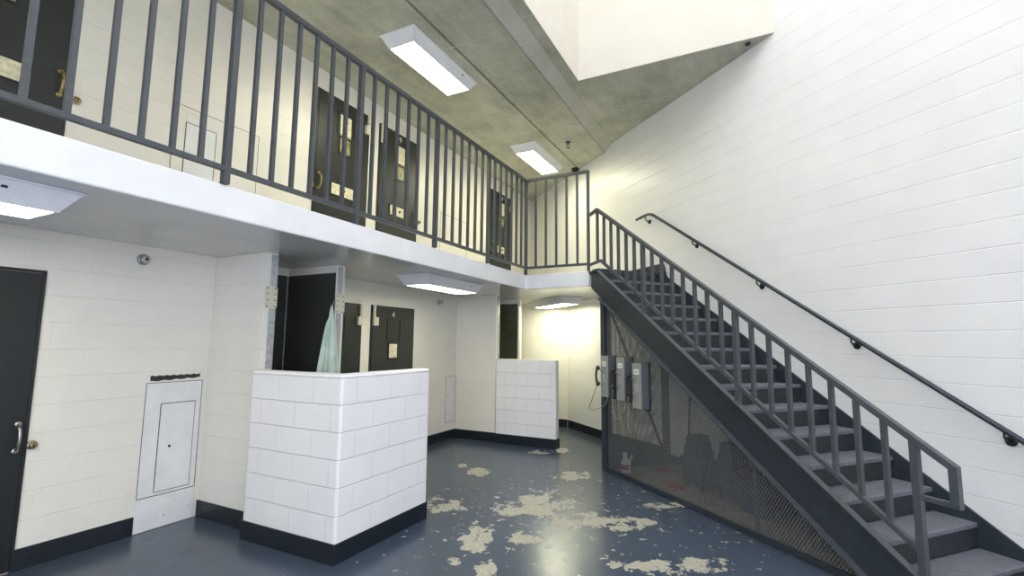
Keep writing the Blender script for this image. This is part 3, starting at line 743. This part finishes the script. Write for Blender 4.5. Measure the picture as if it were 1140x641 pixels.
b = MB(); random.seed(7)
def cloth(c, rx, ry, hgt, mat, name, label, cat, seed):
    rnd = random.Random(seed); b = MB(); N = 18; K = 6; c = Vector(c)
    ph = [rnd.uniform(0,6.28) for _ in range(4)]
    rad = lambda a: 1+.18*math.sin(2*a+ph[0])+.12*math.sin(3*a+ph[1])+.08*math.sin(5*a+ph[2])
    b.v.append(c+ZD*hgt)
    for k in range(1, K+1):
        for q in range(N):
            a = 2*math.pi*q/N; rr = k/K*rad(a)
            z = hgt*(1-(k/K)**2)*(0.75+.5*math.sin(4*a+ph[3]+k)) if k < K else .0
            b.v.append(c+RD*rx*rr*math.cos(a)+ND*ry*rr*math.sin(a)+ZD*max(z,.002 if k < K else 0))
    for q in range(N): b.f.append((0,1+q,1+(q+1)%N)); b.sm.append(1)
    for k in range(K-1):
        for q in range(N): b.f.append((1+k*N+q,1+(k+1)*N+q,1+(k+1)*N+(q+1)%N,1+k*N+(q+1)%N)); b.sm.append(1)
    b.f.append(tuple(1+(K-1)*N+q for q in range(N))); b.sm.append(0)
    return tag(b.build(name, mat), label, cat)
cloth(W(5.42,4.28,.004), .10, .13, .03, 'red', 'red_cloth', 'crumpled red cloth on the floor behind the mesh, near the dark panel', 'cloth', 1)
cloth(W(4.78,3.95,.004), .15, .10, .025, 'red', 'red_cloth', 'crumpled red cloth on the enclosure floor, nearer the front mesh', 'cloth', 2)
t = empty('dustpan', W(4.90,4.25,.0), 'small orange dustpan resting near the mesh gate post behind the mesh', 'dustpan')
MB().prism([W(4.82,4.20,.14), W(5.00,4.20,.14), W(4.98,4.34,.15), W(4.84,4.34,.15)], ZD*.012).build('pan', 'orange', t)
MB().prism([W(4.84,4.33,.004), W(4.98,4.33,.004), W(4.98,4.345,.004), W(4.84,4.345,.004)], ZD*.16).build('back_wall', 'orange', t)

def mop_bucket(r, n, sc, label, hr, hn, hz_, tilt):
    t = empty('mop_bucket', W(r,n,.004), label, 'mop bucket', 'mop buckets under the stairs')
    b = MB(); b.frustum(W(r,n,.05), (RD,ND,ZD), (.15*sc,.13*sc), W(r,n,.34*sc), (.20*sc,.16*sc)); b.build('bucket', 'bin', t, bevel=.015)
    b = MB(); b.frustum(W(r+.04,n,.33*sc), (RD,ND,ZD), (.12*sc,.14*sc), W(r+.04,n,.60*sc), (.075*sc,.10*sc)); b.build('wringer', 'bin', t, bevel=.012)
    for a in (-1,1):
        for c_ in (-1,1):
            MB().lathe(W(r+.12*a*sc,n+.10*c_*sc-.012,.029), ND, [(0,.024),(.024,.024)], 12).build('caster', 'black', t)
    return t
mop_bucket(4.62, 4.20, 1.0, 'dark plastic mop bucket with wringer behind the mesh, left one', 0, 0, 0, 0)
mop_bucket(4.12, 4.22, 1.0, 'dark plastic mop bucket with wringer behind the mesh, right one', 0, 0, 0, 0)
def mop(p0, p1, label):
    t = empty('mop', p0, label, 'mop', 'mops under the stairs')
    MB().tube([p0+ZD*.06, p1], .013, 8).build('mop_handle', 'wood', t)
    b = MB(); rnd = random.Random(3)
    for q in range(16):
        a = 2*math.pi*q/16; o = V(math.cos(a)*.05, math.sin(a)*.05)
        b.tube([p0+ZD*.10, p0+ZD*.07+o*.7, p0+ZD*.008+o*1.2], .009, 5)
    b.build('mop_head', 'bin', t)
mop(W(5.10,4.42,0), W(5.22,4.60,1.05), 'dark mop leaning on the wall left of the mop buckets')
mop(W(4.38,4.30,0), W(4.42,4.60,1.25), 'dark mop standing between the two mop buckets')
t = empty('storage_bin', W(3.75,4.22,.004), 'low dark plastic storage bin under the lower stairs behind the mesh', 'bin')
b = MB(); b.frustum(W(3.72,4.2,.006), (RD,ND,ZD), (.16,.20), W(3.72,4.2,.27), (.19,.23)); b.build('bin_body', 'bin', t, bevel=.01)
MB().rbox(3.525, 3.915, 3.965, 4.435, .272, .30).build('bin_lid', 'bin', t, bevel=.008)

# shower curtain, gathered and hung from the far jamb of the near shower
b = MB(); N = 48; K = 26
for k in range(K+1):
    f_ = k/K; z = 2.04-f_*1.62
    rad = .010+.016*min(1,f_*6)+.085*min(1,f_/.45)**.9
    for q in range(N):
        a = 2*math.pi*q/N
        pl = 1+.34*math.sin(a*7+.4)+.07*math.sin(a*4+f_*3)
        rr = rad*pl if f_ > .09 else rad*(1+.1*math.sin(a*9))
        if .05 < f_ < .09: rr *= .85
        b.v.append(V(X1+.05-.06*math.cos(0)+.5*rr*math.cos(a), 3.745+rr*1.02*math.sin(a)-.02*f_, z))
for k in range(K):
    for q in range(N): b.f.append((k*N+q,k*N+(q+1)%N,(k+1)*N+(q+1)%N,(k+1)*N+q)); b.sm.append(1)
b.f.append(tuple(range(N))); b.sm.append(0); b.f.append(tuple(K*N+q for q in range(N))[::-1]); b.sm.append(0)
ct = empty('shower_curtain', V(X1-.01,3.745,.42), 'pale green shower curtain gathered at the opening of the near shower', 'curtain')
b.build('curtain_cloth', 'curtain', ct)
MB().tube([V(X1-.01,3.745,2.02), V(X1-.01,3.77,2.09), V(X1-.01,3.786,2.09)], .006, 6).build('hook', 'chrome', ct)

# ------------------------------------------------------------------ camera, world, colour
f_px, pitch, roll, yaw = 537.79, math.radians(6.45224), math.radians(.52444), math.radians(-26.86046)
fwd = V(math.sin(yaw)*math.cos(pitch), math.cos(yaw)*math.cos(pitch), math.sin(pitch))
right = V(math.cos(yaw), -math.sin(yaw)); up = right.cross(fwd)
r2 = right*math.cos(roll)+up*math.sin(roll); u2 = -right*math.sin(roll)+up*math.cos(roll)
cd = bpy.data.cameras.new('camera'); cam = bpy.data.objects.new('camera', cd); COL.objects.link(cam)
mw = Matrix((r2, u2, -fwd)).transposed().to_4x4(); mw.translation = V(0,0,1.66)
cam.matrix_world = mw; cd.sensor_width = 36; cd.lens = 36*f_px/1140; cd.clip_start = .05
S.camera = cam
wd = bpy.data.worlds.new('world'); S.world = wd; wd.use_nodes = True
wd.node_tree.nodes['Background'].inputs[0].default_value = (.6,.7,.9,1); wd.node_tree.nodes['Background'].inputs[1].default_value = .3
S.view_settings.view_transform = 'Standard'; S.view_settings.look = 'None'; S.view_settings.gamma = 1
S.view_settings.use_curve_mapping = False
S.view_settings.exposure = 0.96
S.cycles.max_bounces = 12; S.cycles.diffuse_bounces = 8
